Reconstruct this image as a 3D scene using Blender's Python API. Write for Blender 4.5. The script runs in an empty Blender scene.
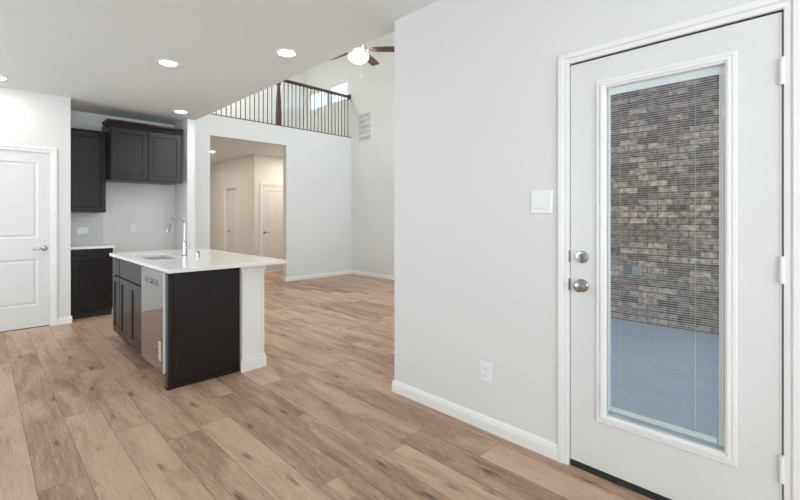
import bpy, bmesh, math, random
from mathutils import Vector, Matrix
random.seed(4)
PI = math.pi
COL = bpy.context.scene.collection
S = bpy.context.scene

# ---------------------------------------------------------------- camera, sky, light, exposure
cam = bpy.data.cameras.new('camera'); co = bpy.data.objects.new('camera', cam); COL.objects.link(co)
co.location = (0, 0, 1.29); co.rotation_euler = (PI/2, 0, -PI/4)
cam.sensor_width = 36; cam.lens = 36*420/800; cam.shift_y = -33/800
cam.clip_start = 0.05; cam.clip_end = 200
S.camera = co
w = bpy.data.worlds.new('sky'); S.world = w; w.use_nodes = True
nt = w.node_tree; nt.nodes.clear()
wo = nt.nodes.new('ShaderNodeOutputWorld'); bg = nt.nodes.new('ShaderNodeBackground')
tc = nt.nodes.new('ShaderNodeTexCoord'); sx = nt.nodes.new('ShaderNodeSeparateXYZ'); rp = nt.nodes.new('ShaderNodeValToRGB')
nt.links.new(tc.outputs['Generated'], sx.inputs[0]); nt.links.new(sx.outputs[2], rp.inputs[0])
rp.color_ramp.elements[0].color = (0.62, 0.78, 1.0, 1); rp.color_ramp.elements[0].position = 0.14
rp.color_ramp.elements[1].color = (0.075, 0.135, 0.185, 1); rp.color_ramp.elements[1].position = 0.36
nt.links.new(rp.outputs[0], bg.inputs[0]); bg.inputs[1].default_value = 4.1
nt.links.new(bg.outputs[0], wo.inputs[0])

def area(name, loc, rot, sx_, sy_, power, color=(1, 1, 1)):
    l = bpy.data.lights.new(name, 'AREA'); l.shape = 'RECTANGLE'; l.size = sx_; l.size_y = sy_
    l.energy = power; l.color = color
    o = bpy.data.objects.new(name, l); COL.objects.link(o); o.location = loc; o.rotation_euler = rot
    return o
# area lights added at assumed, unseen windows, standing in for daylight
area('assumed_nook_daylight', (-2.93, 4.5, 1.45), (0, -PI/2, 0), 1.9, 2.9, 35, (1, .97, .905))
area('assumed_back_daylight', (-0.4, -2.43, 1.45), (PI/2, 0, 0), 3.6, 1.9, 58, (1, .965, .895))
area('assumed_living_daylight', (4.15, 2.33, 3.3), (PI/2, 0, 0), 2.9, 2.8, 63, (1.0, .975, .93))
# added fill lights, out of view, that brighten the hall and the loft
area('hall_fill_light', (5.25, 8.40, 2.72), (0, 0, 0), .3, .3, 18, (1, .89, .78))
area('hall_fill_light', (2.85, 10.6, 2.72), (0, 0, 0), .3, .3, 20, (1, .91, .82))
area('loft_fill_light', (3.6, 8.5, 5.46), (0, 0, 0), .5, .5, 45, (1, .96, .9))
S.view_settings.view_transform = 'Standard'; S.view_settings.look = 'None'
S.view_settings.gamma = 1; S.view_settings.use_curve_mapping = False
S.view_settings.exposure = 0.13

# ---------------------------------------------------------------- materials
def mat(name, col, rough=0.5, metal=0.0, spec=0.5, emis=None, estr=0.0, noise=0.0, nscale=20, bump=0.0, stretch=(1, 1, 1)):
    m = bpy.data.materials.new(name); m.use_nodes = True
    t = m.node_tree; b = t.nodes['Principled BSDF']
    b.inputs['Base Color'].default_value = (*col, 1); b.inputs['Roughness'].default_value = rough
    b.inputs['Metallic'].default_value = metal; b.inputs['Specular IOR Level'].default_value = spec
    if emis: b.inputs['Emission Color'].default_value = (*emis, 1); b.inputs['Emission Strength'].default_value = estr
    if noise or bump:
        c = t.nodes.new('ShaderNodeTexCoord'); mp = t.nodes.new('ShaderNodeMapping'); mp.inputs['Scale'].default_value = stretch
        n = t.nodes.new('ShaderNodeTexNoise'); n.inputs['Scale'].default_value = nscale; n.inputs['Detail'].default_value = 4
        t.links.new(c.outputs['Object'], mp.inputs[0]); t.links.new(mp.outputs[0], n.inputs['Vector'])
        if noise:
            r = t.nodes.new('ShaderNodeValToRGB')
            r.color_ramp.elements[0].color = (*[max(0, v*(1-noise)) for v in col], 1); r.color_ramp.elements[0].position = .3
            r.color_ramp.elements[1].color = (*[min(1, v*(1+noise)) for v in col], 1); r.color_ramp.elements[1].position = .7
            t.links.new(n.outputs['Fac'], r.inputs[0]); t.links.new(r.outputs[0], b.inputs['Base Color'])
        if bump:
            bp = t.nodes.new('ShaderNodeBump'); bp.inputs['Strength'].default_value = bump; bp.inputs['Distance'].default_value = .002
            t.links.new(n.outputs['Fac'], bp.inputs['Height']); t.links.new(bp.outputs[0], b.inputs['Normal'])
    return m
M = {}
M['wall'] = mat('wall_paint', (0.75, 0.75, 0.715), .75, spec=.25, bump=.15, nscale=90)
M['ceiling'] = mat('ceiling_paint', (0.81, 0.84, 0.82), .9, spec=.1, bump=.2, nscale=120)
M['trim'] = mat('trim_paint', (0.86, 0.85, 0.825), .35, noise=.01, nscale=5)
M['door'] = mat('door_paint', (0.75, 0.748, 0.725), .38, noise=.01, nscale=5)
M['wood'] = mat('espresso_wood', (0.0165, 0.0125, 0.0115), .32, spec=.30, noise=.28, nscale=9, stretch=(9, 9, 1.2), bump=.15)
M['cabin'] = mat('near_black_toe_kick', (0.012, 0.010, 0.010), .6, noise=.1)  # near-black finish of the island toe kicks
M['quartz'] = mat('white_quartz', (0.84, 0.83, 0.81), .1, noise=.025, nscale=30)
M['tile'] = mat('backsplash_glaze', (0.62, 0.62, 0.60), .12)
M['steel'] = mat('brushed_stainless', (0.40, 0.395, 0.385), .09, 1.0, noise=.04, nscale=4, stretch=(1, 1, 40))
M['sink'] = mat('satin_sink_steel', (0.62, 0.61, 0.60), .38, 1.0, noise=.03)
M['edge'] = mat('stainless_door_edge', (0.86, 0.88, 0.9), .35, 0.3, noise=.01)
M['chrome'] = mat('chrome', (0.48, 0.48, 0.49), .12, 1.0, noise=.01)
M['nickel'] = mat('satin_nickel', (0.40, 0.385, 0.36), .24, 1.0, noise=.02)
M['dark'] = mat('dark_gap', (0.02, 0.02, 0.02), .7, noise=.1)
M['plate_grey'] = mat('outdoor_outlet_grey', (0.40, 0.40, 0.39), .5, noise=.02)
M['grey'] = mat('grey_plastic', (0.16, 0.16, 0.165), .35, noise=.03)
M['plastic'] = mat('white_plastic', (0.84, 0.84, 0.83), .3, noise=.01)
M['slat'] = mat('blind_slat', (0.70, 0.71, 0.73), .45, noise=.01)
M['string'] = mat('ladder_cord', (0.62, 0.58, 0.46), .8, noise=.02)
M['rail'] = mat('stained_rail_wood', (0.075, 0.038, 0.024), .35, noise=.35, nscale=8, stretch=(1.5, 8, 8))
M['iron'] = mat('dark_baluster', (0.035, 0.03, 0.028), .45, noise=.05)
M['blade'] = mat('fan_blade_wood', (0.085, 0.04, 0.025), .3, noise=.35, nscale=6)
M['bronze'] = mat('brushed_fan_metal', (0.62, 0.50, 0.40), .25, 1.0, noise=.02)
M['bowl'] = mat('fan_glass_bowl', (0.9, 0.9, 0.88), .3, emis=(1, .95, .86), estr=7, noise=.01)
M['lens'] = mat('downlight_lens', (0.9, 0.9, 0.88), .4, emis=(1, .95, .87), estr=85, noise=.01)
M['lens_warm'] = mat('hall_downlight_lens', (0.9, 0.9, 0.88), .4, emis=(1, .82, .62), estr=85, noise=.01)
M['concrete'] = mat('patio_concrete', (0.68, 0.73, 0.86), .8, noise=.08, nscale=5, bump=.3)
M['sticker'] = mat('orange_label', (0.75, 0.30, 0.16), .5, noise=.02)
M['stickerw'] = mat('label_paper', (0.75, 0.62, 0.55), .5, noise=.02)
M['shade_roof'] = mat('patio_shade_roof', (0.45, 0.38, 0.30), .8, noise=.05)
M['carpet'] = mat('loft_carpet', (0.42, 0.39, 0.35), .95, noise=.1, nscale=200)
M['vent'] = mat('vent_enamel', (0.78, 0.78, 0.76), .4, noise=.01)

def glass(name, tint=(1, 1, 1), refl=1.0):
    m = bpy.data.materials.new(name); m.use_nodes = True; t = m.node_tree; t.nodes.clear()
    o = t.nodes.new('ShaderNodeOutputMaterial'); mx = t.nodes.new('ShaderNodeMixShader'); f = t.nodes.new('ShaderNodeLayerWeight')
    tr = t.nodes.new('ShaderNodeBsdfTransparent'); g = t.nodes.new('ShaderNodeBsdfGlossy'); g.inputs['Roughness'].default_value = .02
    mu = t.nodes.new('ShaderNodeMath'); mu.operation = 'MULTIPLY'; mu.inputs[1].default_value = refl
    tr.inputs[0].default_value = (*tint, 1)
    pw = t.nodes.new('ShaderNodeMath'); pw.operation = 'POWER'; pw.inputs[1].default_value = 5; t.links.new(f.outputs['Facing'], pw.inputs[0])
    ad = t.nodes.new('ShaderNodeMath'); ad.operation = 'MULTIPLY_ADD'; ad.inputs[1].default_value = .98; ad.inputs[2].default_value = .018; t.links.new(pw.outputs[0], ad.inputs[0])
    t.links.new(ad.outputs[0], mu.inputs[0]); t.links.new(mu.outputs[0], mx.inputs[0]); t.links.new(tr.outputs[0], mx.inputs[1]); t.links.new(g.outputs[0], mx.inputs[2]); t.links.new(mx.outputs[0], o.inputs[0])
    return m
M['glass'] = glass('window_glass', (.97, .985, .98))

def N(t, typ, **kw):
    n = t.nodes.new(typ)
    for k, v in kw.items(): setattr(n, k, v)
    return n
def mth(t, op, a, b=None, c=None):
    n = N(t, 'ShaderNodeMath', operation=op)
    for i, v in enumerate((a, b, c)):
        if v is None: continue
        if isinstance(v, (int, float)): n.inputs[i].default_value = v
        else: t.links.new(v, n.inputs[i])
    return n.outputs[0]

def plank_floor():
    m = bpy.data.materials.new('oak_planks'); m.use_nodes = True; t = m.node_tree; b = t.nodes['Principled BSDF']; L = t.links.new
    c = N(t, 'ShaderNodeTexCoord'); s = N(t, 'ShaderNodeSeparateXYZ'); L(c.outputs['Object'], s.inputs[0])
    W, LEN = .19, 1.35
    xr = mth(t, 'DIVIDE', s.outputs[0], W); row = mth(t, 'FLOOR', xr); fx = mth(t, 'FRACT', xr)
    wn = N(t, 'ShaderNodeTexWhiteNoise', noise_dimensions='1D'); L(row, wn.inputs['W'])
    yr = mth(t, 'ADD', mth(t, 'DIVIDE', s.outputs[1], LEN), mth(t, 'MULTIPLY', wn.outputs['Value'], 7.3))
    colm = mth(t, 'FLOOR', yr); fy = mth(t, 'FRACT', yr)
    cb = N(t, 'ShaderNodeCombineXYZ'); L(row, cb.inputs[0]); L(colm, cb.inputs[1])
    w2 = N(t, 'ShaderNodeTexWhiteNoise', noise_dimensions='3D'); L(cb.outputs[0], w2.inputs['Vector'])
    sc = N(t, 'ShaderNodeSeparateColor'); L(w2.outputs['Color'], sc.inputs[0])
    # grain coordinates, shifted per plank
    gv = N(t, 'ShaderNodeCombineXYZ')
    L(mth(t, 'ADD', s.outputs[0], mth(t, 'MULTIPLY', sc.outputs[0], 31)), gv.inputs[0])
    L(mth(t, 'ADD', s.outputs[1], mth(t, 'MULTIPLY', sc.outputs[1], 17)), gv.inputs[1]); L(mth(t, 'MULTIPLY', sc.outputs[2], 9), gv.inputs[2])
    def noise(scale, st, detail, dist=0.0, rough=.55):
        mp = N(t, 'ShaderNodeMapping'); mp.inputs['Scale'].default_value = st; L(gv.outputs[0], mp.inputs[0])
        n = N(t, 'ShaderNodeTexNoise'); n.inputs['Scale'].default_value = scale; n.inputs['Detail'].default_value = detail
        n.inputs['Distortion'].default_value = dist; n.inputs['Roughness'].default_value = rough; L(mp.outputs[0], n.inputs['Vector']); return n.outputs['Fac']
    fine = noise(6, (24, 1.3, 1), 8, .9, .78); broad = noise(2.4, (3.4, .55, 1), 4, .8)
    tone = mth(t, 'ADD', mth(t, 'ADD', mth(t, 'MULTIPLY', sc.outputs[0], .19), mth(t, 'MULTIPLY', fine, .80)), mth(t, 'MULTIPLY', broad, .55))
    r = N(t, 'ShaderNodeValToRGB'); L(tone, r.inputs[0]); e = r.color_ramp.elements
    e[0].position = .50; e[0].color = (0.14, 0.080, 0.050, 1); e[1].position = 1.15-.15; e[1].color = (0.66, 0.47, 0.34, 1)
    k = r.color_ramp.elements.new(.66); k.color = (0.37, 0.228, 0.147, 1)
    k = r.color_ramp.elements.new(.82); k.color = (0.58, 0.385, 0.26, 1)
    # knots: sparse dark smudges
    mp = N(t, 'ShaderNodeMapping'); mp.inputs['Scale'].default_value = (8.5, 2.6, 1); L(gv.outputs[0], mp.inputs[0])
    vo = N(t, 'ShaderNodeTexVoronoi'); vo.inputs['Scale'].default_value = 1.0; L(mp.outputs[0], vo.inputs['Vector'])
    kd = mth(t, 'ADD', vo.outputs['Distance'], mth(t, 'MULTIPLY', mth(t, 'SUBTRACT', fine, .5), .75))
    kr = N(t, 'ShaderNodeValToRGB'); L(kd, kr.inputs[0]); kr.color_ramp.elements[0].position = .03; kr.color_ramp.elements[0].color = (.26, .21, .18, 1)
    kr.color_ramp.elements[1].position = .19; kr.color_ramp.elements[1].color = (1, 1, 1, 1)
    m1 = N(t, 'ShaderNodeMix', data_type='RGBA', blend_type='MULTIPLY'); m1.inputs[0].default_value = .85; L(r.outputs[0], m1.inputs[6]); L(kr.outputs[0], m1.inputs[7])
    # seams
    ex = mth(t, 'MULTIPLY', mth(t, 'MINIMUM', fx, mth(t, 'SUBTRACT', 1, fx)), W)
    ey = mth(t, 'MULTIPLY', mth(t, 'MINIMUM', fy, mth(t, 'SUBTRACT', 1, fy)), LEN)
    seam = mth(t, 'LESS_THAN', mth(t, 'MINIMUM', ex, ey), .0013)
    m2 = N(t, 'ShaderNodeMix', data_type='RGBA'); L(mth(t, 'MULTIPLY', seam, .8), m2.inputs[0]); L(m1.outputs[2], m2.inputs[6]); m2.inputs[7].default_value = (.07, .045, .03, 1)
    L(m2.outputs[2], b.inputs['Base Color'])
    L(mth(t, 'ADD', mth(t, 'MULTIPLY', fine, .15), .34), b.inputs['Roughness'])
    b.inputs['Specular IOR Level'].default_value = .35
    bp = N(t, 'ShaderNodeBump'); bp.inputs['Strength'].default_value = .25; bp.inputs['Distance'].default_value = .002
    L(mth(t, 'SUBTRACT', fine, mth(t, 'MULTIPLY', seam, .8)), bp.inputs['Height']); L(bp.outputs[0], b.inputs['Normal'])
    return m
M['floor'] = plank_floor()

def brick_mat(name, axis, bw, bh, mortar, c1, c2, cm, rough, msize, vary=True, bumpd=.006, offs=.5):
    m = bpy.data.materials.new(name); m.use_nodes = True; t = m.node_tree; b = t.nodes['Principled BSDF']; L = t.links.new
    c = N(t, 'ShaderNodeTexCoord'); s = N(t, 'ShaderNodeSeparateXYZ'); L(c.outputs['Object'], s.inputs[0])
    v = N(t, 'ShaderNodeCombineXYZ'); L(s.outputs[axis], v.inputs[0]); L(s.outputs[2], v.inputs[1])
    k = N(t, 'ShaderNodeTexBrick'); L(v.outputs[0], k.inputs['Vector']); k.offset = offs
    k.inputs['Scale'].default_value = 1; k.inputs['Brick Width'].default_value = bw; k.inputs['Row Height'].default_value = bh
    k.inputs['Mortar Size'].default_value = msize; k.inputs['Color1'].default_value = (*c1, 1); k.inputs['Color2'].default_value = (*c2, 1); k.inputs['Mortar'].default_value = (*cm, 1)
    k.inputs['Mortar Smooth'].default_value = .1
    out = k.outputs['Color']
    n = N(t, 'ShaderNodeTexNoise'); n.inputs['Scale'].default_value = 16; n.inputs['Detail'].default_value = 5; L(v.outputs[0], n.inputs['Vector'])
    if vary:
        r = N(t, 'ShaderNodeValToRGB'); L(n.outputs['Fac'], r.inputs[0])
        r.color_ramp.elements[0].position = .33; r.color_ramp.elements[0].color = (.45, .44, .44, 1)
        r.color_ramp.elements[1].position = .72; r.color_ramp.elements[1].color = (1.6, 1.6, 1.6, 1)
        mx = N(t, 'ShaderNodeMix', data_type='RGBA', blend_type='MULTIPLY'); mx.inputs[0].default_value = 1; L(out, mx.inputs[6]); L(r.outputs[0], mx.inputs[7]); out = mx.outputs[2]
    L(out, b.inputs['Base Color']); b.inputs['Roughness'].default_value = rough
    bp = N(t, 'ShaderNodeBump'); bp.inputs['Distance'].default_value = bumpd; bp.inputs['Strength'].default_value = .7
    L(mth(t, 'SUBTRACT', mth(t, 'MULTIPLY', n.outputs['Fac'], .4 if vary else 0.05), k.outputs['Fac']), bp.inputs['Height']); L(bp.outputs[0], b.inputs['Normal'])
    return m
M['brick'] = brick_mat('grey_brown_brick', 1, .225, .08, 0, (.19, .105, .068), (.78, .53, .38), (.20, .15, .115), .9, .0075)
M['tile'] = brick_mat('glazed_subway_tile', 0, .15, .075, 0, (.60, .60, .59), (.65, .65, .64), (.72, .72, .71), .1, .0018, False, .0015)

# ---------------------------------------------------------------- mesh helpers
def box(bm, x0, x1, y0, y1, z0, z1):
    vs = [bm.verts.new(p) for p in ((x0,y0,z0),(x1,y0,z0),(x1,y1,z0),(x0,y1,z0),(x0,y0,z1),(x1,y0,z1),(x1,y1,z1),(x0,y1,z1))]
    for f in ((0,3,2,1),(4,5,6,7),(0,1,5,4),(1,2,6,5),(2,3,7,6),(3,0,4,7)): bm.faces.new([vs[i] for i in f])
def lathe(bm, prof, c=(0,0,0), n=32, axis='z'):
    rings = []
    for r, h in prof:
        ring = []
        for i in range(n):
            a = 2*PI*i/n; ca, sa = r*math.cos(a), r*math.sin(a)
            p = (ca, sa, h) if axis == 'z' else ((ca, h, sa) if axis == 'y' else (h, ca, sa))
            ring.append(bm.verts.new((c[0]+p[0], c[1]+p[1], c[2]+p[2])))
        rings.append(ring)
    for a, b in zip(rings, rings[1:]):
        for i in range(n): bm.faces.new((a[i], a[(i+1) % n], b[(i+1) % n], b[i]))
    bm.faces.new(rings[0][::-1]); bm.faces.new(rings[-1])
def tube(bm, pts, r, n=14):
    pts = [Vector(p) for p in pts]; rings = []; rr = r if isinstance(r, (list, tuple)) else [r]*len(pts)
    up = Vector((0.13, 0.97, 0.2))
    for i, p in enumerate(pts):
        d = (pts[min(i+1, len(pts)-1)] - pts[max(i-1, 0)]).normalized()
        a = d.cross(up).normalized(); b = d.cross(a).normalized()
        rings.append([bm.verts.new(p + (a*math.cos(2*PI*k/n) + b*math.sin(2*PI*k/n))*rr[i]) for k in range(n)])
    for a, b in zip(rings, rings[1:]):
        for i in range(n): bm.faces.new((a[i], a[(i+1) % n], b[(i+1) % n], b[i]))
    bm.faces.new(rings[0][::-1]); bm.faces.new(rings[-1])
def rectloops(bm, x0, x1, z0, z1, prof, cap=True):
    """nested rectangles facing -y: prof is a list of (inset, y)"""
    prev = None
    for ins, y in prof:
        q = [bm.verts.new(p) for p in ((x0+ins,y,z0+ins),(x1-ins,y,z0+ins),(x1-ins,y,z1-ins),(x0+ins,y,z1-ins))]
        if prev:
            for i in range(4): bm.faces.new((prev[i], prev[(i+1) % 4], q[(i+1) % 4], q[i]))
        prev = q
    if cap: bm.faces.new(prev)
def obj(name, bm, m, parent=None, bevel=0, smooth=False, loc=None, rot=None):
    bmesh.ops.recalc_face_normals(bm, faces=bm.faces)
    me = bpy.data.meshes.new(name); bm.to_mesh(me); bm.free()
    o = bpy.data.objects.new(name, me); COL.objects.link(o)
    me.materials.append(M[m] if isinstance(m, str) else m)
    if parent: o.parent = parent
    if loc: o.location = loc
    if rot: o.rotation_euler = rot
    if bevel:
        b = o.modifiers.new('bevel', 'BEVEL'); b.width = bevel; b.segments = 2; b.limit_method = 'ANGLE'; b.angle_limit = math.radians(40)
    if smooth:
        for p in me.polygons: p.use_smooth = True
        e = o.modifiers.new('edge', 'EDGE_SPLIT'); e.split_angle = math.radians(35)
    return o
def boxes(name, bl, m, parent=None, bevel=0):
    bm = bmesh.new()
    for b in bl: box(bm, *b)
    return obj(name, bm, m, parent, bevel)
def struct(o): o['kind'] = 'structure'; return o
def tag(o, label, cat, group=None):
    o['label'] = label; o['category'] = cat
    if group: o['group'] = group
    return o
def empty(name, loc, rz=0):
    o = bpy.data.objects.new(name, None); COL.objects.link(o); o.location = loc; o.rotation_euler = (0, 0, rz); o.empty_display_size = .1; return o

# ---------------------------------------------------------------- the rooms
CZ = 2.74; HC = 2.74; TOP = 5.5
WA = 2.17; WA2 = 2.285; WC = 5.985; WB = 7.55
def wallbox(name, bl, m='wall'): return struct(boxes(name, bl, m))
struct(boxes('floor', [(-3.0, WA+.03, -2.5, 7.5, -.1, 0), (WA+.03, WC, 2.12, 13.1, -.1, 0)], 'floor'))
wallbox('ceiling_kitchen', [(-3.0, WA2, -2.5, 7.32, CZ, CZ+.3)], 'ceiling')
wallbox('ceiling_living', [(WA2, WC+.115, 2.1, 9.6, TOP, TOP+.1)], 'ceiling')
wallbox('ceiling_hall', [(WA2, WC, WB+.12, 9.55, HC, 3.08), (WA2, 4.7, 9.55, 13.1, HC, 3.08)], 'ceiling')
wallbox('floor_loft', [(WA2, WC, WB+.12, 9.44, 3.08, 3.10)], 'carpet')
# right wall with the patio door
wallbox('wall_right', [(WA, WA2, .938, 2.228, 0, CZ), (WA, WA2, -2.5, .087, 0, CZ), (WA, WA2, .087, .938, 2.098, CZ)])
# unseen walls that close the nook, with assumed window openings
wallbox('wall_back', [(-3, WA, -2.62, -2.5, 0, .45), (-3, WA, -2.62, -2.5, 2.45, CZ), (-3, -2.25, -2.62, -2.5, .45, 2.45), (1.45, WA, -2.62, -2.5, .45, 2.45)])
wallbox('wall_nook', [(-3.12, -3, -2.62, 6.45, 0, .45), (-3.12, -3, -2.62, 6.45, 2.45, CZ), (-3.12, -3, -2.62, 3.0, .45, 2.45), (-3.12, -3, 6.0, 6.45, .45, 2.45)])
# pantry wall (with door) on the left of the photograph
DX0, DX1 = -.235, .586
wallbox('wall_left', [(-3, DX0-.02, 6.45, 6.57, 0, CZ), (DX1+.02, .78, 6.45, 6.57, 0, CZ), (DX0-.02, DX1+.02, 6.45, 6.57, 2.065, CZ), (.66, .78, 6.57, 7.2, 0, CZ)])
wallbox('wall_kitchen', [(.66, WA, 7.2, 7.32, 0, CZ)])
wallbox('wall_alcove', [(WA, 2.275, 6.616, 7.32, 0, CZ), (WA, 2.275, 7.32, WB+.12, 0, 5.5)])
# living room
OX0, OX1, OZ = 2.848, 4.333, 2.725
wallbox('wall_living_back', [(2.275, OX0, WB, WB+.12, 0, 3.09), (OX1, WC, WB, WB+.12, 0, 3.09), (OX0, OX1, WB, WB+.12, OZ, 3.09)])
W1 = (7.70, 8.375); W2 = (8.53, 9.30); WZ = (4.01, 4.44)
wallbox('wall_living_right', [(WC, WC+.115, 2.1, 9.56, 0, WZ[0]), (WC, WC+.115, 2.1, 9.56, WZ[1], TOP),
    (WC, WC+.115, 2.1, W1[0], *WZ), (WC, WC+.115, W1[1], W2[0], *WZ), (WC, WC+.115, W2[1], 9.56, *WZ)])
wallbox('wall_loft_back', [(WA2, WC, 9.44, 9.56, 3.10, TOP)])
wallbox('wall_upstairs', [(2.175, WA2-.002, 2.1, 9.56, CZ+.302, TOP)])
wallbox('wall_living_front', [(WA2, WC, 2.108, 2.228, 0, .6), (WA2, WC, 2.108, 2.228, 4.8, TOP), (WA2, 2.65, 2.108, 2.228, .6, 4.8), (5.65, WC, 2.108, 2.228, .6, 4.8)])
# hall behind the opening
HD = 4.465; HE = 9.209; D1 = (10.17, 10.83); E0, E1 = 4.64, 5.46
wallbox('wall_hall_side', [(HD, HD+.12, HE+.12, D1[0], 0, HC), (HD, HD+.12, D1[1], 13, 0, HC), (HD, HD+.12, *D1, 2.02, HC)])
wallbox('wall_hall_end', [(HD, E0, HE, HE+.12, 0, HC), (E1, WC, HE, HE+.12, 0, HC), (E0, E1, HE, HE+.12, 2.045, HC)])
wallbox('wall_hall_far', [(WA2, HD+.12, 13, 13.1, 0, HC), (WA2-.1, WA2, WB+.12, 13.1, 0, HC)])
# patio
struct(boxes('ceiling_patio_shade', [(WA2+.001, 6.099, 0.3, 2.1, 2.95, 3.1)], 'shade_roof'))  # unseen roof, added to shade the upper part of the brick wall
struct(boxes('floor_patio', [(WA2, 6.1, -6, 2.1, -.2, -.09), (6.1, 12, -6, -2.6, -.2, -.09)], 'concrete'))
struct(boxes('wall_brick', [(6.1, 6.3, -2.6, 2.1, -.2, 4.0)], 'brick'))

def baseboard(name, p0, p1, nrm, h=.085):
    """profile extruded from p0 to p1, standing out along nrm"""
    prof = [(0, 0), (.014, 0), (.014, h*.66), (.011, h*.72), (.011, h*.80), (.007, h*.92), (.004, h), (0, h)]
    bm = bmesh.new(); rings = []
    for p in (p0, p1): rings.append([bm.verts.new((p[0]+nrm[0]*a, p[1]+nrm[1]*a, z)) for a, z in prof])
    n = len(prof)
    for i in range(n): bm.faces.new((rings[0][i], rings[0][(i+1) % n], rings[1][(i+1) % n], rings[1][i]))
    bm.faces.new(rings[0]); bm.faces.new(rings[1][::-1])
    return struct(obj('baseboard_'+name, bm, 'trim'))
baseboard('right', (WA, .978), (WA, 2.228), (-1, 0))
baseboard('right_end', (WA-.014, 2.228), (WA2, 2.228), (0, 1))
baseboard('left', (.648, 6.45), (.794, 6.45), (0, -1))
baseboard('kitchen', (1.245, 7.2), (WA, 7.2), (0, -1))
baseboard('alcove', (2.156, 6.616), (2.289, 6.616), (0, -1))
baseboard('alcove_side', (2.275, 6.616), (2.275, WB), (1, 0))
baseboard('living_left', (2.29, WB), (OX0, WB), (0, -1))
baseboard('living_back', (OX1, WB), (WC, WB), (0, -1))
baseboard('living_right', (WC, 2.25), (WC, WB-.014), (-1, 0))
baseboard('hall_side', (HD, HE), (HD, D1[0]-.06), (-1, 0))
baseboard('hall_side_far', (HD, D1[1]+.06), (HD, 12.98), (-1, 0))
baseboard('hall_end', (HD-.014, HE), (E0-.06, HE), (0, -1))
baseboard('opening', (OX1, WB), (OX1, WB+.12), (-1, 0))

# ---------------------------------------------------------------- doors
def casing_mesh(w_, h_, cw=.057, t=.018, inner=0.0):
    prof = [(0, 0), (0, -t*.45), (cw*.06, -t*.5), (cw*.34, -t*.55), (cw*.36, -t*.40), (cw*.40, -t*.40), (cw*.43, -t*.75), (cw*.50, -t), (cw*.95, -t), (cw, -t*.85), (cw, 0)]
    bm = bmesh.new(); rings = []
    for k in range(4):
        r = []
        for o_, y in prof:
            o_ += inner
            r.append(bm.verts.new(((-o_, y, 0), (-o_, y, h_+o_), (w_+o_, y, h_+o_), (w_+o_, y, 0))[k]))
        rings.append(r)
    n = len(prof)
    for a, b in zip(rings, rings[1:]):
        for i in range(n-1): bm.faces.new((a[i], a[i+1], b[i+1], b[i]))
        bm.faces.new((a[n-1], a[0], b[0], b[n-1]))
    bm.faces.new(rings[0]); bm.faces.new(rings[-1][::-1])
    return bm
PANEL = [(0, 0), (.010, .007), (.022, .008), (.040, .0025), (.048, .0025)]
def two_panel_slab(x0, x1, z0, z1, mid0, mid1, sw=.105, bot=.25, top=.12, t=.035, y=0):
    bm = bmesh.new()
    px0, px1 = x0+sw, x1-sw
    for b in ((x0, px0, z0, z1), (px1, x1, z0, z1), (px0, px1, z0, z0+bot), (px0, px1, mid0, mid1), (px0, px1, z1-top, z1)):
        box(bm, b[0], b[1], y, y+t, b[2], b[3])
    for a, b in ((z0+bot, mid0), (mid1, z1-top)):
        rectloops(bm, px0, px1, a, b, [(i, y+d) for i, d in PANEL])
        box(bm, px0, px1, y+.012, y+t, a, b)
    bmesh.ops.remove_doubles(bm, verts=bm.verts, dist=1e-5)
    return bm
def jamb(w_, h_, d=.12, t=.018):
    return [(-.0, t*.0+.0, 0, 0, 0, 0)]
def room_door(name, loc, rz, w_, h_, knob_x, lever_dir, wall_t=.12, setback=.012, zb=.012):
    """interior door: local x along the wall, front towards -y; w_, h_ = clear opening"""
    d = struct(empty(name, loc, rz))
    bm = bmesh.new(); t = .018
    box(bm, -t, 0, 0.0, wall_t, 0, h_+t); box(bm, w_, w_+t, 0.0, wall_t, 0, h_+t); box(bm, 0, w_, 0.0, wall_t, h_, h_+t)
    obj('jamb', bm, 'trim', d)
    obj('casing', casing_mesh(w_, h_, inner=.006), 'trim', d)
    obj('slab', two_panel_slab(.003, w_-.003, zb, h_-.003, .80, 1.045, y=setback), 'door', d)
    k = bmesh.new()
    lathe(k, [(.031, 0), (.031, -.006), (.027, -.010), (.012, -.012), (.010, -.032), (.014, -.036), (.014, -.05), (.009, -.054)], (knob_x, setback, .925), axis='y')
    s = lever_dir
    tube(k, [(knob_x, setback-.044, .925), (knob_x+s*.03, setback-.046, .926), (knob_x+s*.07, setback-.045, .922), (knob_x+s*.105, setback-.040, .918)], [.009, .0085, .007, .0055])
    obj('lever_handle', k, 'nickel', d, smooth=True)
    st = bmesh.new(); box(st, knob_x+(-s)*.062-.004, knob_x+(-s)*.062+.004, setback-.001, setback+.01, .895, .955)
    st.free()
    return d
room_door('door_1', (DX0, 6.45, 0), 0, DX1-DX0, 2.047, DX1-DX0-.052, -1)
room_door('door_2', (HD, D1[1]-.02, 0), -PI/2, D1[1]-D1[0]-.04, 2.0, .06, 1, setback=.075)
room_door('door_3', (E0+.02, HE, 0), 0, E1-E0-.04, 2.025, .06, 1)
struct(boxes('trim_1', [(DX0+.002, DX1-.002, 6.47, 6.5, 0.0005, .004)], 'dark'))

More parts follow.
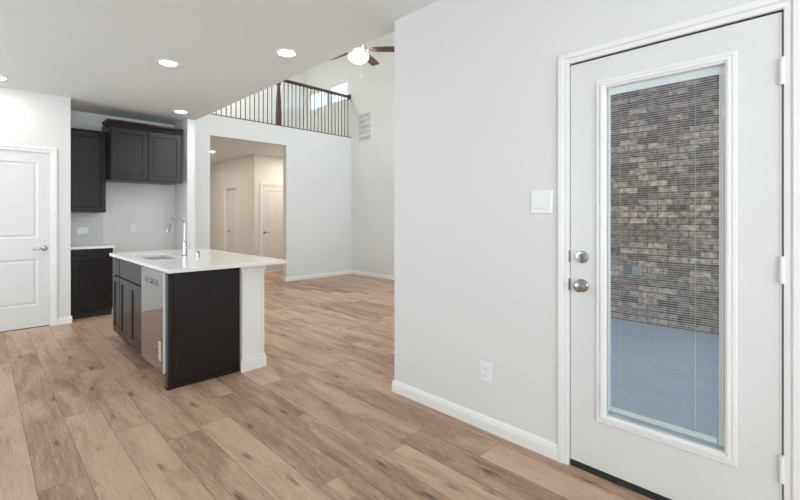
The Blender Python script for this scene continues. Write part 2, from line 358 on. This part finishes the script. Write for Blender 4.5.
# patio door with enclosed blind; local x = .93-Y, local y = X-2.17
pd = struct(empty('door_4', (WA, .93, 0), -PI/2))
obj('casing', casing_mesh(.838, 2.092, cw=.052, t=.016, inner=-.004), 'trim', pd)
boxes('jamb', [(-.006, .008, -.002, .115, 0, 2.097), (.832, .842, -.002, .115, 0, 2.097), (.008, .832, -.002, .115, 2.086, 2.097),
               (.008, .012, .052, .08, 0, 2.086)], 'trim', pd)
boxes('weatherstrip', [(.0085, .011, .006, .05, .03, 2.083), (.8285, .8318, .006, .05, .03, 2.083), (.0125, .8275, .008, .05, 2.0775, 2.0855)], 'dark', pd)
boxes('threshold', [(.008, .832, .002, .115, 0.0005, .022)], 'dark', pd, .002)
sx0, sx1, sz0, sz1 = .0115, .8275, .034, 2.0765
gx0, gx1, gz0, gz1 = .182, .660, .318, 1.936       # glazed opening
slab = boxes('slab', [(sx0, gx0, .004, .048, sz0, sz1), (gx1, sx1, .004, .048, sz0, sz1), (gx0, gx1, .004, .048, sz0, gz0), (gx0, gx1, .004, .048, gz1, sz1)], 'door', pd)
boxes('door_sweep', [(sx0, sx1, .006, .046, .0225, .034)], 'dark', pd)
bm = bmesh.new()
rectloops(bm, .144, .693, .275, 1.966, [(0, .004), (.0005, -.005), (.003, -.007), (.014, -.008), (.016, -.004), (.018, -.004), (.021, -.011), (.031, -.012), (.033, -.006), (.040, -.003), (.042, .010), (.042, .02)], cap=False)
obj('glass_frame', bm, 'trim', pd)
boxes('glass', [(gx0, gx1, .0185, .0205, gz0, gz1)], 'glass', pd)
boxes('outer_glass', [(gx0, gx1, .041, .043, gz0, gz1)], 'glass', pd)
# blind between the panes
bx0, bx1 = .2, .624
bl = []
z = .366
while z < 1.886:
    bl.append((bx0, bx1, .0245, .0360, z, z+.0005)); z += .0103
blind = boxes('blind_slats', bl, 'slat', pd)
boxes('blind_headrail', [(.19, .656, .0235, .0385, 1.89, 1.930)], 'edge', pd, .001)
boxes('blind_bottom_rail', [(bx0, bx1, .023, .0375, .336, .360)], 'slat', pd, .001)
boxes('blind_side_channel', [(.188, .197, .0225, .039, .334, 1.89)], 'trim', pd)
boxes('blind_operator_track', [(.630, .656, .0225, .039, .334, 1.89)], 'vent', pd, .001)
for xx in (.246, .548):
    boxes('ladder_cord', [(xx-.0008, xx+.0008, .0222, .0232, .355, 1.89)], 'string', pd)
boxes('operator_slider', [(.641, .651, .012, .018, 1.70, 1.755)], 'vent', pd, .002)
boxes('tilt_rod', [(.6425, .6475, .0135, .0175, .42, 1.60)], 'plastic', pd, .001)
# hardware
bm = bmesh.new(); lathe(bm, [(.031, .004), (.031, -.008), (.027, -.013), (.013, -.014), (.013, -.018)], (.072, 0, 1.086), axis='y')
db = obj('deadbolt', bm, 'nickel', pd, smooth=True)
bm = bmesh.new(); box(bm, .067, .077, -.036, -.016, 1.068, 1.104); obj('thumb_turn', bm, 'nickel', db, .003)
bm = bmesh.new(); lathe(bm, [(.033, .004), (.033, -.006), (.028, -.010), (.013, -.012), (.012, -.016), (.020, -.021), (.028, -.029), (.0295, -.037), (.026, -.045), (.016, -.049), (.004, -.050)], (.072, 0, .940), axis='y')
obj('door_knob', bm, 'nickel', pd, smooth=True)
boxes('strike_plate', [(.0005, .0083, -.0035, .012, 1.055, 1.117)], 'nickel', pd)
boxes('strike_plate', [(.0005, .0083, -.0035, .012, .909, .971)], 'nickel', pd)
for hz in (1.848, 1.088, .327):
    h = bmesh.new(); lathe(h, [(.0072, -.052), (.0078, -.052), (.0078, .052), (.0072, .052)], (.828, -.006, hz), n=20)
    box(h, .818, .838, -.0015, .003, hz-.052, hz+.052)
    obj('hinge', h, 'plastic', pd, smooth=True)

# loft windows
for i, (a, b) in enumerate((W1, W2)):
    wd = struct(empty('window_%d' % (i+1), (WC, (a+b)/2, WZ[0])))
    hw = (b-a)/2; hh = WZ[1]-WZ[0]; f = .03
    boxes('window_frame', [(.02, .07, -hw, -hw+f, 0, hh), (.02, .07, hw-f, hw, 0, hh), (.02, .07, -hw+f, hw-f, 0, f), (.02, .07, -hw+f, hw-f, hh-f, hh)], 'trim', wd)
    boxes('pane', [(.04, .045, -hw+f, hw-f, f, hh-f)], 'glass', wd)
    boxes('window_sill', [(-.015, .02, -hw-.02, hw+.02, -.02, -.001)], 'trim', wd)

# ---------------------------------------------------------------- cabinets; local: front at y=0 facing -y
def shaker(bm, x0, x1, z0, z1, y0=0, t=.019, fw=.057):
    for b in ((x0, x0+fw, z0, z1), (x1-fw, x1, z0, z1), (x0+fw, x1-fw, z0, z0+fw), (x0+fw, x1-fw, z1-fw, z1)): box(bm, b[0], b[1], y0, y0+t, b[2], b[3])
    rectloops(bm, x0+fw, x1-fw, z0+fw, z1-fw, [(0, y0+.001), (.005, y0+.008), (.009, y0+.009)])
    box(bm, x0+fw, x1-fw, y0+.0095, y0+t, z0+fw, z1-fw)
def cab_door(parent, *a, **k):
    bm = bmesh.new(); shaker(bm, *a, **k); return obj('cabinet_door', bm, 'wood', parent)
T = .020
# upper cabinet left
c = tag(empty('wall_cabinet', (.782, 6.88, 1.352)), 'narrow dark single-door wall cabinet above the grey tile backsplash', 'cabinet')
boxes('cabinet_body', [(0, .434, T, .318, 0, 1.075)], 'wood', c)
cab_door(c, .004, .430, .012, 1.063)
boxes('top_moulding', [(-.0, .437, -.012, .318, 1.0755, 1.098)], 'wood', c, .004)
# cabinet over the refrigerator space
c = tag(empty('wall_cabinet', (1.218, 6.6, 1.79)), 'wide dark two-door cabinet with crown moulding over the empty refrigerator space', 'cabinet')
Wd = .868
boxes('cabinet_body', [(0, Wd, T, .598, 0, .70)], 'wood', c)
cab_door(c, .006, Wd/2-.008, .012, .68); cab_door(c, Wd/2+.008, Wd-.006, .012, .68)
bm = bmesh.new()
prof = [(0.0, .70), (.006, .702), (.010, .715), (.022, .735), (.045, .752), (.052, .765), (.052, .782), (0.0, .782)]
path = [(0, .275, -1, 0), (0, 0, -1, -1), (Wd, 0, .2, -1), (Wd, .597, .2, 0)]
rings = []
for px, py, nx, ny in path: rings.append([bm.verts.new((px+nx*o_, py+ny*o_, zz)) for o_, zz in prof])
for a, b in zip(rings, rings[1:]):
    for i in range(len(prof)): bm.faces.new((a[i], a[(i+1) % 8], b[(i+1) % 8], b[i]))
bm.faces.new(rings[0]); bm.faces.new(rings[-1][::-1])
box(bm, .001, Wd-.001, .002, .596, .7005, .781)
obj('crown_moulding', bm, 'wood', c)
boxes('light_rail', [(0, Wd, T, .04, -.015, -.0005)], 'wood', c)
# base cabinet left
c = tag(empty('base_cabinet', (.782, 6.58, 0)), 'dark base cabinet against the left wall under the short white counter', 'cabinet')
boxes('cabinet_body', [(0, .458, T, .618, .10, .882)], 'wood', c)
boxes('toe_kick', [(0, .458, .075, .618, 0, .0995)], 'dark', c)
bm = bmesh.new(); box(bm, .035, .452, 0, .019, .735, .872); obj('drawer', bm, 'wood', c, .003)
cab_door(c, .035, .452, .112, .722)
tag(boxes('countertop', [(.782, 1.262, 6.555, 7.198, .884, .914)], 'quartz', bevel=.003), 'short white countertop on the dark base cabinet beside the left wall', 'countertop')
tag(boxes('backsplash', [(.782, 1.236, 7.190, 7.199, .9145, 1.352)], 'tile'), 'grey glazed tile backsplash below the narrow wall cabinet', 'backsplash')

# island
FX = .98
def isl(name, y_far, label, cat): return tag(empty(name, (FX, y_far, 0), -PI/2), label, cat)
c = isl('base_cabinet', 5.22, 'narrow dark island cabinet with a drawer at the far end of the island', 'cabinet')
wd_ = .298
boxes('cabinet_body', [(0, wd_, T, .556, .10, .883)], 'wood', c)
boxes('toe_kick', [(0, wd_, .09, .556, 0, .0995)], 'cabin', c)
bm = bmesh.new(); box(bm, .012, wd_-.008, 0, .019, .70, .868); obj('drawer', bm, 'wood', c, .003)
cab_door(c, .012, wd_-.008, .112, .685)
c = isl('base_cabinet', 4.92, 'dark island sink cabinet with two doors beside the dishwasher', 'cabinet')
wd_ = .816
bm = bmesh.new()
box(bm, 0, .018, T, .556, .10, .883); box(bm, wd_-.018, wd_, T, .556, .10, .883); box(bm, .018, wd_-.018, .55, .556, .10, .883)
box(bm, .018, wd_-.018, T, .55, .10, .118); box(bm, .018, wd_-.018, T, .04, .66, .883); box(bm, .018, wd_-.018, T, .04, .118, .14); box(bm, wd_/2-.02, wd_/2+.02, T, .04, .14, .66)
obj('cabinet_body', bm, 'wood', c)
boxes('toe_kick', [(0, wd_, .09, .556, 0, .0995)], 'cabin', c)
bm = bmesh.new(); box(bm, .010, wd_-.010, 0, .019, .70, .868); obj('false_drawer_front', bm, 'wood', c, .003)
cab_door(c, .010, wd_/2-.003, .112, .685); cab_door(c, wd_/2+.003, wd_-.010, .112, .685)
# dishwasher
c = isl('dishwasher', 4.095, 'stainless steel dishwasher built into the island beside its dark end panel', 'dishwasher')
wd_ = .598
boxes('tub', [(.004, wd_-.004, .03, .56, .104, .870)], 'grey', c)
boxes('toe_kick', [(.004, wd_-.004, .09, .56, 0, .1035)], 'cabin', c)
bm = bmesh.new()
dw0, dw1, z0, z1 = .003, wd_-.003, .106, .870
hx0, hx1, hz0, hz1 = .11, .49, .755, .80
for b in ((dw0, hx0, z0, z1), (hx1, dw1, z0, z1), (hx0, hx1, z0, hz0), (hx0, hx1, hz1, z1)): box(bm, b[0], b[1], -.006, -.001, b[2], b[3])
obj('door_skin', bm, 'steel', c)
boxes('door_core', [(dw0, dw1, .0, .0295, z0, z1), (dw1+.0002, dw1+.0008, -.006, .029, z0, z1)], 'edge', c)
pk = boxes('handle_pocket', [(hx0+.001, hx1-.001, -.004, -.0005, hz0+.001, hz1-.001)], 'grey', c)
bm = bmesh.new(); lathe(bm, [(.014, -.004), (.014, -.016), (.010, -.020), (.003, -.021)], (.31, 0, .778), axis='y'); obj('latch_button', bm, 'chrome', pk, smooth=True)
boxes('maker_mark', [(.04+i*.014, .05+i*.014, -.0068, -.0061, .836, .844) for i in range(5)], 'grey', c)
lb = boxes('label_sticker', [(.487, .545, -.0072, -.0061, .19, .335)], 'stickerw', c)
bl = []
for i, zz in enumerate((.20, .236, .272, .305)):
    bl += [(.492, .54, -.0078, -.0073, zz, zz+.018)]
boxes('label_print', bl, 'sticker', lb)
# end panel (faces the camera)
c = tag(empty('island_end_panel', (1.0, 3.44, 0)), 'dark wood panel covering the near end of the kitchen island', 'panel')
bm = bmesh.new(); box(bm, .03, .539, 0, .018, .0, .883); box(bm, 0.008, .03, .004, .05, .0, .883); obj('panel', bm, 'wood', c)
boxes('corner_moulding', [(-.004, .026, -.007, -.0005, .022, .883), (-.010, -.0, -.007, .052, .022, .883)], 'wood', c, .003)
boxes('shoe_moulding', [(-.018, .525, -.015, -.001, 0, .021), (-.018, -.0105, -.001, .052, 0, .021)], 'wood', c, .004)
# knee wall / white post
c = tag(empty('island_knee_wall', (1.543, 3.40, 0)), 'white panelled post and knee wall under the bar end of the island', 'post')
L_ = 1.82
boxes('wall_body', [(0, .195, .005, L_, 0, .883)], 'trim', c)
boxes('corner_strip', [(0.0, .022, -.0005, .0045, .1, .82), (.173, .195, -.0005, .0045, .1, .82)], 'trim', c)
bm = bmesh.new()
def skirt(bm, prof):
    pts = [(0, 0, -1, -1), (.195, 0, 1, -1), (.195, L_, 1, 0)]
    rs = [[bm.verts.new((px+(nx*o_ if nx > 0 or True else 0), py+ny*o_, zz)) for o_, zz in prof] for px, py, nx, ny in pts]
    n = len(prof)
    for a, b in zip(rs, rs[1:]):
        for i in range(n): bm.faces.new((a[i], a[(i+1) % n], b[(i+1) % n], b[i]))
    bm.faces.new(rs[0]); bm.faces.new(rs[-1][::-1])
skirt(bm, [(0, 0), (.014, 0), (.014, .085), (.010, .095), (.012, .104), (.006, .115), (0, .118)])
obj('base_moulding', bm, 'trim', c)
bm = bmesh.new(); skirt(bm, [(0, .825), (.005, .828), (.006, .843), (.010, .855), (.017, .868), (.018, .883), (0, .883)])
obj('capital_moulding', bm, 'trim', c)
# worktop with sink cut-out
def slab_hole(x0, x1, y0, y1, hx0, hx1, hy0, hy1, z0, z1):
    bm = bmesh.new(); xs = (x0, hx0, hx1, x1); ys = (y0, hy0, hy1, y1)
    g = {}
    for k, z in enumerate((z0, z1)):
        for i in range(4):
            for j in range(4): g[i, j, k] = bm.verts.new((xs[i], ys[j], z))
    for i in range(3):
        for j in range(3):
            if (i, j) == (1, 1): continue
            for k in (0, 1): bm.faces.new([g[i, j, k], g[i+1, j, k], g[i+1, j+1, k], g[i, j+1, k]])
    for i in range(3):
        for j in (0, 3): bm.faces.new([g[i, j, 0], g[i+1, j, 0], g[i+1, j, 1], g[i, j, 1]]); bm.faces.new([g[j, i, 0], g[j, i+1, 0], g[j, i+1, 1], g[j, i, 1]])
    for a, b in (((1, 1), (2, 1)), ((2, 1), (2, 2)), ((2, 2), (1, 2)), ((1, 2), (1, 1))):
        bm.faces.new([g[(*a, 0)], g[(*b, 0)], g[(*b, 1)], g[(*a, 1)]])
    return bm
SX0, SX1, SY0, SY1 = 1.06, 1.345, 4.15, 4.80
tag(obj('countertop', slab_hole(.955, 1.90, 3.295, 5.25, SX0, SX1, SY0, SY1, .884, .914), 'quartz', bevel=.003), 'large white quartz island countertop with an undermount sink', 'countertop')
bm = bmesh.new()
g = .006; zt, zbm = .8835, .72
box(bm, SX0-.012, SX0-g, SY0-.012, SY1+.012, zbm, zt); box(bm, SX1+g, SX1+.012, SY0-.012, SY1+.012, zbm, zt)
box(bm, SX0-g, SX1+g, SY0-.012, SY0-g, zbm, zt); box(bm, SX0-g, SX1+g, SY1+g, SY1+.012, zbm, zt); box(bm, SX0-.012, SX1+.012, SY0-.012, SY1+.012, zbm-.004, zbm)
t_ = tag(empty('sink', (0, 0, 0)), 'stainless undermount sink sunk in the white island countertop', 'sink')
obj('basin', bm, 'sink', t_)
bm = bmesh.new(); lathe(bm, [(.04, .7205), (.04, .724), (.03, .7235), (.012, .722)], ((SX0+SX1)/2, (SY0+SY1)/2, 0)); obj('drain', bm, 'chrome', t_, smooth=True)
# faucet
t_ = tag(empty('faucet', (1.405, 4.355, .9142)), 'tall chrome gooseneck faucet behind the island sink', 'faucet')
bm = bmesh.new(); lathe(bm, [(.027, 0), (.027, .006), (.020, .012), (.0175, .10), (.0185, .13), (.012, .15)]); obj('faucet_body', bm, 'chrome', t_, smooth=True)
R_ = .066; pts = [(0, 0, .14), (0, 0, .2), (0, 0, .27), (0, 0, .308)]
for i in range(1, 13):
    a = PI*i/12*.93; pts.append((-R_+R_*math.cos(a), 0, 0.308+R_*math.sin(a)))
bm = bmesh.new(); tube(bm, pts, .012); obj('gooseneck', bm, 'chrome', t_, smooth=True)
e = Vector(pts[-1]); d = (e-Vector(pts[-2])).normalized()
bm = bmesh.new(); tube(bm, [e+d*.002, e+d*.02, e+d*.06, e+d*.095], [.0135, .0155, .019, .019]); obj('spray_head', bm, 'chrome', t_, smooth=True)
bm = bmesh.new(); tube(bm, [(0, -.017, .075), (.01, -.04, .078), (.02, -.055, .10), (.028, -.062, .125)], [.009, .008, .006, .005]); obj('lever', bm, 'chrome', t_, smooth=True)
t_ = obj('air_gap', bmesh.new(), 'chrome'); bpy.data.objects.remove(t_)
bm = bmesh.new(); lathe(bm, [(.022, 0), (.022, .004), (.0185, .006), (.0185, .055), (.016, .060), (.004, .061)])
tag(obj('air_gap', bm, 'chrome', smooth=True, loc=(1.425, 4.075, .9142)), 'short chrome cylinder on the island countertop right of the faucet', 'air gap')

# ---------------------------------------------------------------- wall plates
def plate(name, loc, rz, w_, h_, label, cat, kind):
    o = tag(empty(name, loc, rz), label, cat)
    bm = bmesh.new(); rectloops(bm, -w_/2, w_/2, -h_/2, h_/2, [(0, 0), (0, -.003), (.004, -.007)]); obj('cover_plate', bm, 'plastic', o)
    if kind == 'duplex':
        for s in (-1, 1):
            bm = bmesh.new(); box(bm, -.017, .017, -.0095, -.0072, s*.022-.014, s*.022+.014); r = obj('receptacle', bm, 'plastic', o, .002)
            boxes('slot', [(-.008, -.006, -.0099, -.0096, s*.022-.004, s*.022+.006), (.006, .008, -.0099, -.0096, s*.022-.004, s*.022+.006)], 'dark', r)
    if kind == 'double':
        for xx in (-w_/4, w_/4):
            r = boxes('receptacle', [(xx-.018, xx+.018, -.0095, -.0072, -.033, .033)], 'plastic', o, .002)
            boxes('slot', [(xx-.008, xx-.005, -.0099, -.0096, .01, .02), (xx+.005, xx+.008, -.0099, -.0096, .01, .02)], 'dark', r)
    if kind == 'rocker':
        bm = bmesh.new(); vs = [(-.043, -.0072, -.038), (.043, -.0072, -.036), (.043, -.0072, .045), (-.043, -.0072, .045), (-.043, -.019, -.034), (.043, -.019, -.034), (.043, -.009, .045), (-.043, -.009, .045)]
        v = [bm.verts.new(p) for p in vs]
        for f in ((0,1,2,3),(4,5,6,7),(0,1,5,4),(1,2,6,5),(2,3,7,6),(3,0,4,7)): bm.faces.new([v[i] for i in f])
        obj('rocker', bm, 'plastic', o, .001)
    if kind == 'single':
        boxes('receptacle', [(-.017, .017, -.0095, -.0072, -.033, .033)], 'plastic', o, .002)
    return o
plate('light_switch', (WA-.001, 1.0745, 1.373), -PI/2, .125, .128, 'white light switch plate on the right wall beside the patio door', 'switch', 'rocker')
plate('wall_outlet', (WA-.001, 1.43, .350), -PI/2, .085, .122, 'white outlet low on the right wall above the baseboard', 'outlet', 'duplex')
plate('wall_outlet', (1.0, 7.189, 1.10), 0, .13, .085, 'white double outlet on the grey tile backsplash', 'outlet', 'double')
plate('wall_outlet', (1.60, 7.199, 1.12), 0, .075, .118, 'white outlet on the wall of the refrigerator space', 'outlet', 'single')
o = tag(empty('exterior_outlet', (6.098, 1.70, .59), -PI/2), 'small grey outdoor outlet box on the brick wall outside the door', 'outlet')
boxes('outlet_box', [(-.05, .06, -.045, 0, -.06, .06)], 'plate_grey', o, .004); boxes('flip_cover', [(-.14, -.052, -.07, -.01, -.055, .055)], 'grey', o, .004)

# ---------------------------------------------------------------- return air vent on the tall living room wall
o = tag(empty('return_air_vent', (WC-.001, 7.315, 2.965), -PI/2), 'white louvred return air grille high on the living room wall', 'vent')
VW, VH = .46, .615
boxes('vent_frame', [(0, .022, -.012, 0, 0, VH), (VW-.022, VW, -.012, 0, 0, VH)] + [(.022, VW-.022, -.012, 0, k*(VH-.022)/5, k*(VH-.022)/5+.022) for k in range(6)], 'vent', o)
bm = bmesh.new()
for k in range(5):
    z0 = k*(VH-.022)/5+.022; hh = (VH-.022)/5-.022
    for j in range(6):
        zz = z0+hh*(j+.5)/6
        v = [bm.verts.new(p) for p in ((.022, -.009, zz-.005), (VW-.022, -.009, zz-.005), (VW-.022, -.001, zz+.005), (.022, -.001, zz+.005), (.022, -.008, zz-.0065), (VW-.022, -.008, zz-.0065), (VW-.022, 0, zz+.0035), (.022, 0, zz+.0035))]
        for f in ((0,1,2,3),(4,5,6,7),(0,1,5,4),(1,2,6,5),(2,3,7,6),(3,0,4,7)): bm.faces.new([v[i] for i in f])
obj('louvres', bm, 'vent', o)

# ---------------------------------------------------------------- recessed lights
def can(x, y, z, label, m='lens', group='recessed lights in the kitchen ceiling'):
    o = tag(empty('recessed_light', (x, y, z)), label, 'light', group)
    bm = bmesh.new(); n = 36; rings = []
    for r, h in ((.092, -.0005), (.092, -.004), (.086, -.007), (.074, -.007), (.071, -.002)):
        rings.append([bm.verts.new((r*math.cos(2*PI*i/n), r*math.sin(2*PI*i/n), h)) for i in range(n)])
    for a, b in zip(rings, rings[1:]):
        for i in range(n): bm.faces.new((a[i], a[(i+1) % n], b[(i+1) % n], b[i]))
    obj('trim_ring', bm, 'plastic', o, smooth=True)
    bm = bmesh.new(); lathe(bm, [(.0705, -.0008), (.0705, -.003), (.02, -.0045)], n=36); obj('lens', bm, m, o)
can(1.254, 4.334, CZ, 'recessed ceiling light above the island dishwasher and sink')
can(1.913, 3.33, CZ, 'recessed ceiling light nearest the tall living room, closest to the fan')
can(1.954, 6.213, CZ, 'recessed ceiling light in front of the two-door refrigerator cabinet')
can(.118, 6.03, CZ, 'recessed ceiling light at the left picture edge above the white pantry door')
can(3.62, 9.53, HC, 'recessed ceiling light in the hall seen through the wall opening', 'lens_warm', 'recessed light in the hall ceiling')

# ---------------------------------------------------------------- loft railing
o = tag(empty('loft_railing', (2.30, WB+.06, 3.09)), 'dark wood loft railing with iron balusters above the white wall', 'railing')
RL = WC-.002-2.30
boxes('shoe_rail', [(0, RL, -.05, .04, 0, .022)], 'rail', o, .003)
boxes('handrail', [(0, RL-.02, -.032, .032, .915, .968)], 'rail', o, .010)
boxes('wall_rosette', [(RL-.02, RL, -.05, .05, .885, .998)], 'rail', o, .004)
NX = 4.177-2.30+.02
bm = bmesh.new()
def sq(bm, prof, cx):
    rs = [[bm.verts.new((cx+a*h, b*h, z)) for a, b in ((-1,-1),(1,-1),(1,1),(-1,1))] for h, z in prof]
    for a, b in zip(rs, rs[1:]):
        for i in range(4): bm.faces.new((a[i], a[(i+1) % 4], b[(i+1) % 4], b[i]))
    bm.faces.new(rs[0][::-1]); bm.faces.new(rs[-1])
sq(bm, [(.043, .0225), (.043, .30), (.039, .32), (.036, .52), (.026, .70), (.020, .80), (.030, .83), (.036, .9145)], NX)
obj('newel_post', bm, 'rail', o)
x = 0.05; first = None
while x < RL-.04:
    if abs(x-NX) > .06:
        if first is None:
            bm = bmesh.new(); box(bm, -.0065, .0065, -.0065, .0065, .0225, .9145); first = obj('baluster', bm, 'iron', o, loc=(x, 0, 0))
        else:
            q = first.copy(); COL.objects.link(q); q.parent = o; q.location = (x, 0, 0)
    x += .0895

# ---------------------------------------------------------------- ceiling fan
FC = (4.02, 4.90)
o = tag(empty('ceiling_fan', (FC[0], FC[1], 3.78)), 'ceiling fan with brown blades and a lit white glass bowl', 'ceiling fan')
bm = bmesh.new(); lathe(bm, [(.07, 1.719), (.07, 1.64), (.02, 1.60), (.0125, 1.59), (.0125, .14)], n=24); obj('downrod', bm, 'bronze', o, smooth=True)
bm = bmesh.new(); lathe(bm, [(.03, .14), (.06, .12), (.115, .09), (.125, .05), (.115, .0), (.09, -.02), (.075, -.045), (.10, -.06)], n=32); obj('motor_housing', bm, 'bronze', o, smooth=True)
bm = bmesh.new(); lathe(bm, [(.10, -.0605), (.148, -.064), (.155, -.078), (.148, -.11), (.12, -.14), (.08, -.165), (.02, -.172)], n=32); obj('glass_bowl', bm, 'bowl', o, smooth=True)
for k in range(5):
    a = math.radians(97-72*k)
    bm = bmesh.new()
    pr = [(.21, .045), (.26, .056), (.40, .064), (.60, .068), (.655, .062), (.672, .045)]
    top = [(r, h) for r, h in pr] + [(r, -h) for r, h in reversed(pr)]
    for zz in (0, .007): pass
    v0 = [bm.verts.new((r, h, .02-h*.2)) for r, h in top]; v1 = [bm.verts.new((r, h, .028-h*.2)) for r, h in top]
    bm.faces.new(v0[::-1]); bm.faces.new(v1)
    for i in range(len(top)): bm.faces.new((v0[i], v0[(i+1) % len(top)], v1[(i+1) % len(top)], v1[i]))
    b_ = obj('blade', bm, 'blade', o, rot=(0, 0, a))
    bm = bmesh.new(); v = [(.10, -.018), (.17, -.012), (.22, -.036), (.27, -.03), (.27, .03), (.22, .036), (.17, .012), (.10, .018)]
    a0 = [bm.verts.new((r, h, .008-h*.2)) for r, h in v]; a1 = [bm.verts.new((r, h, .0185-h*.2)) for r, h in v]
    bm.faces.new(a0[::-1]); bm.faces.new(a1)
    for i in range(8): bm.faces.new((a0[i], a0[(i+1) % 8], a1[(i+1) % 8], a1[i]))
    obj('blade_arm', bm, 'bronze', b_)
bm = bmesh.new(); tube(bm, [(0.04, -.02, -.165), (.04, -.02, -.35)], .0015, 6); lathe(bm, [(.003, -.385), (.007, -.375), (.007, -.36), (.002, -.35)], (.04, -.02, 0), n=12); obj('pull_chain', bm, 'plastic', o)
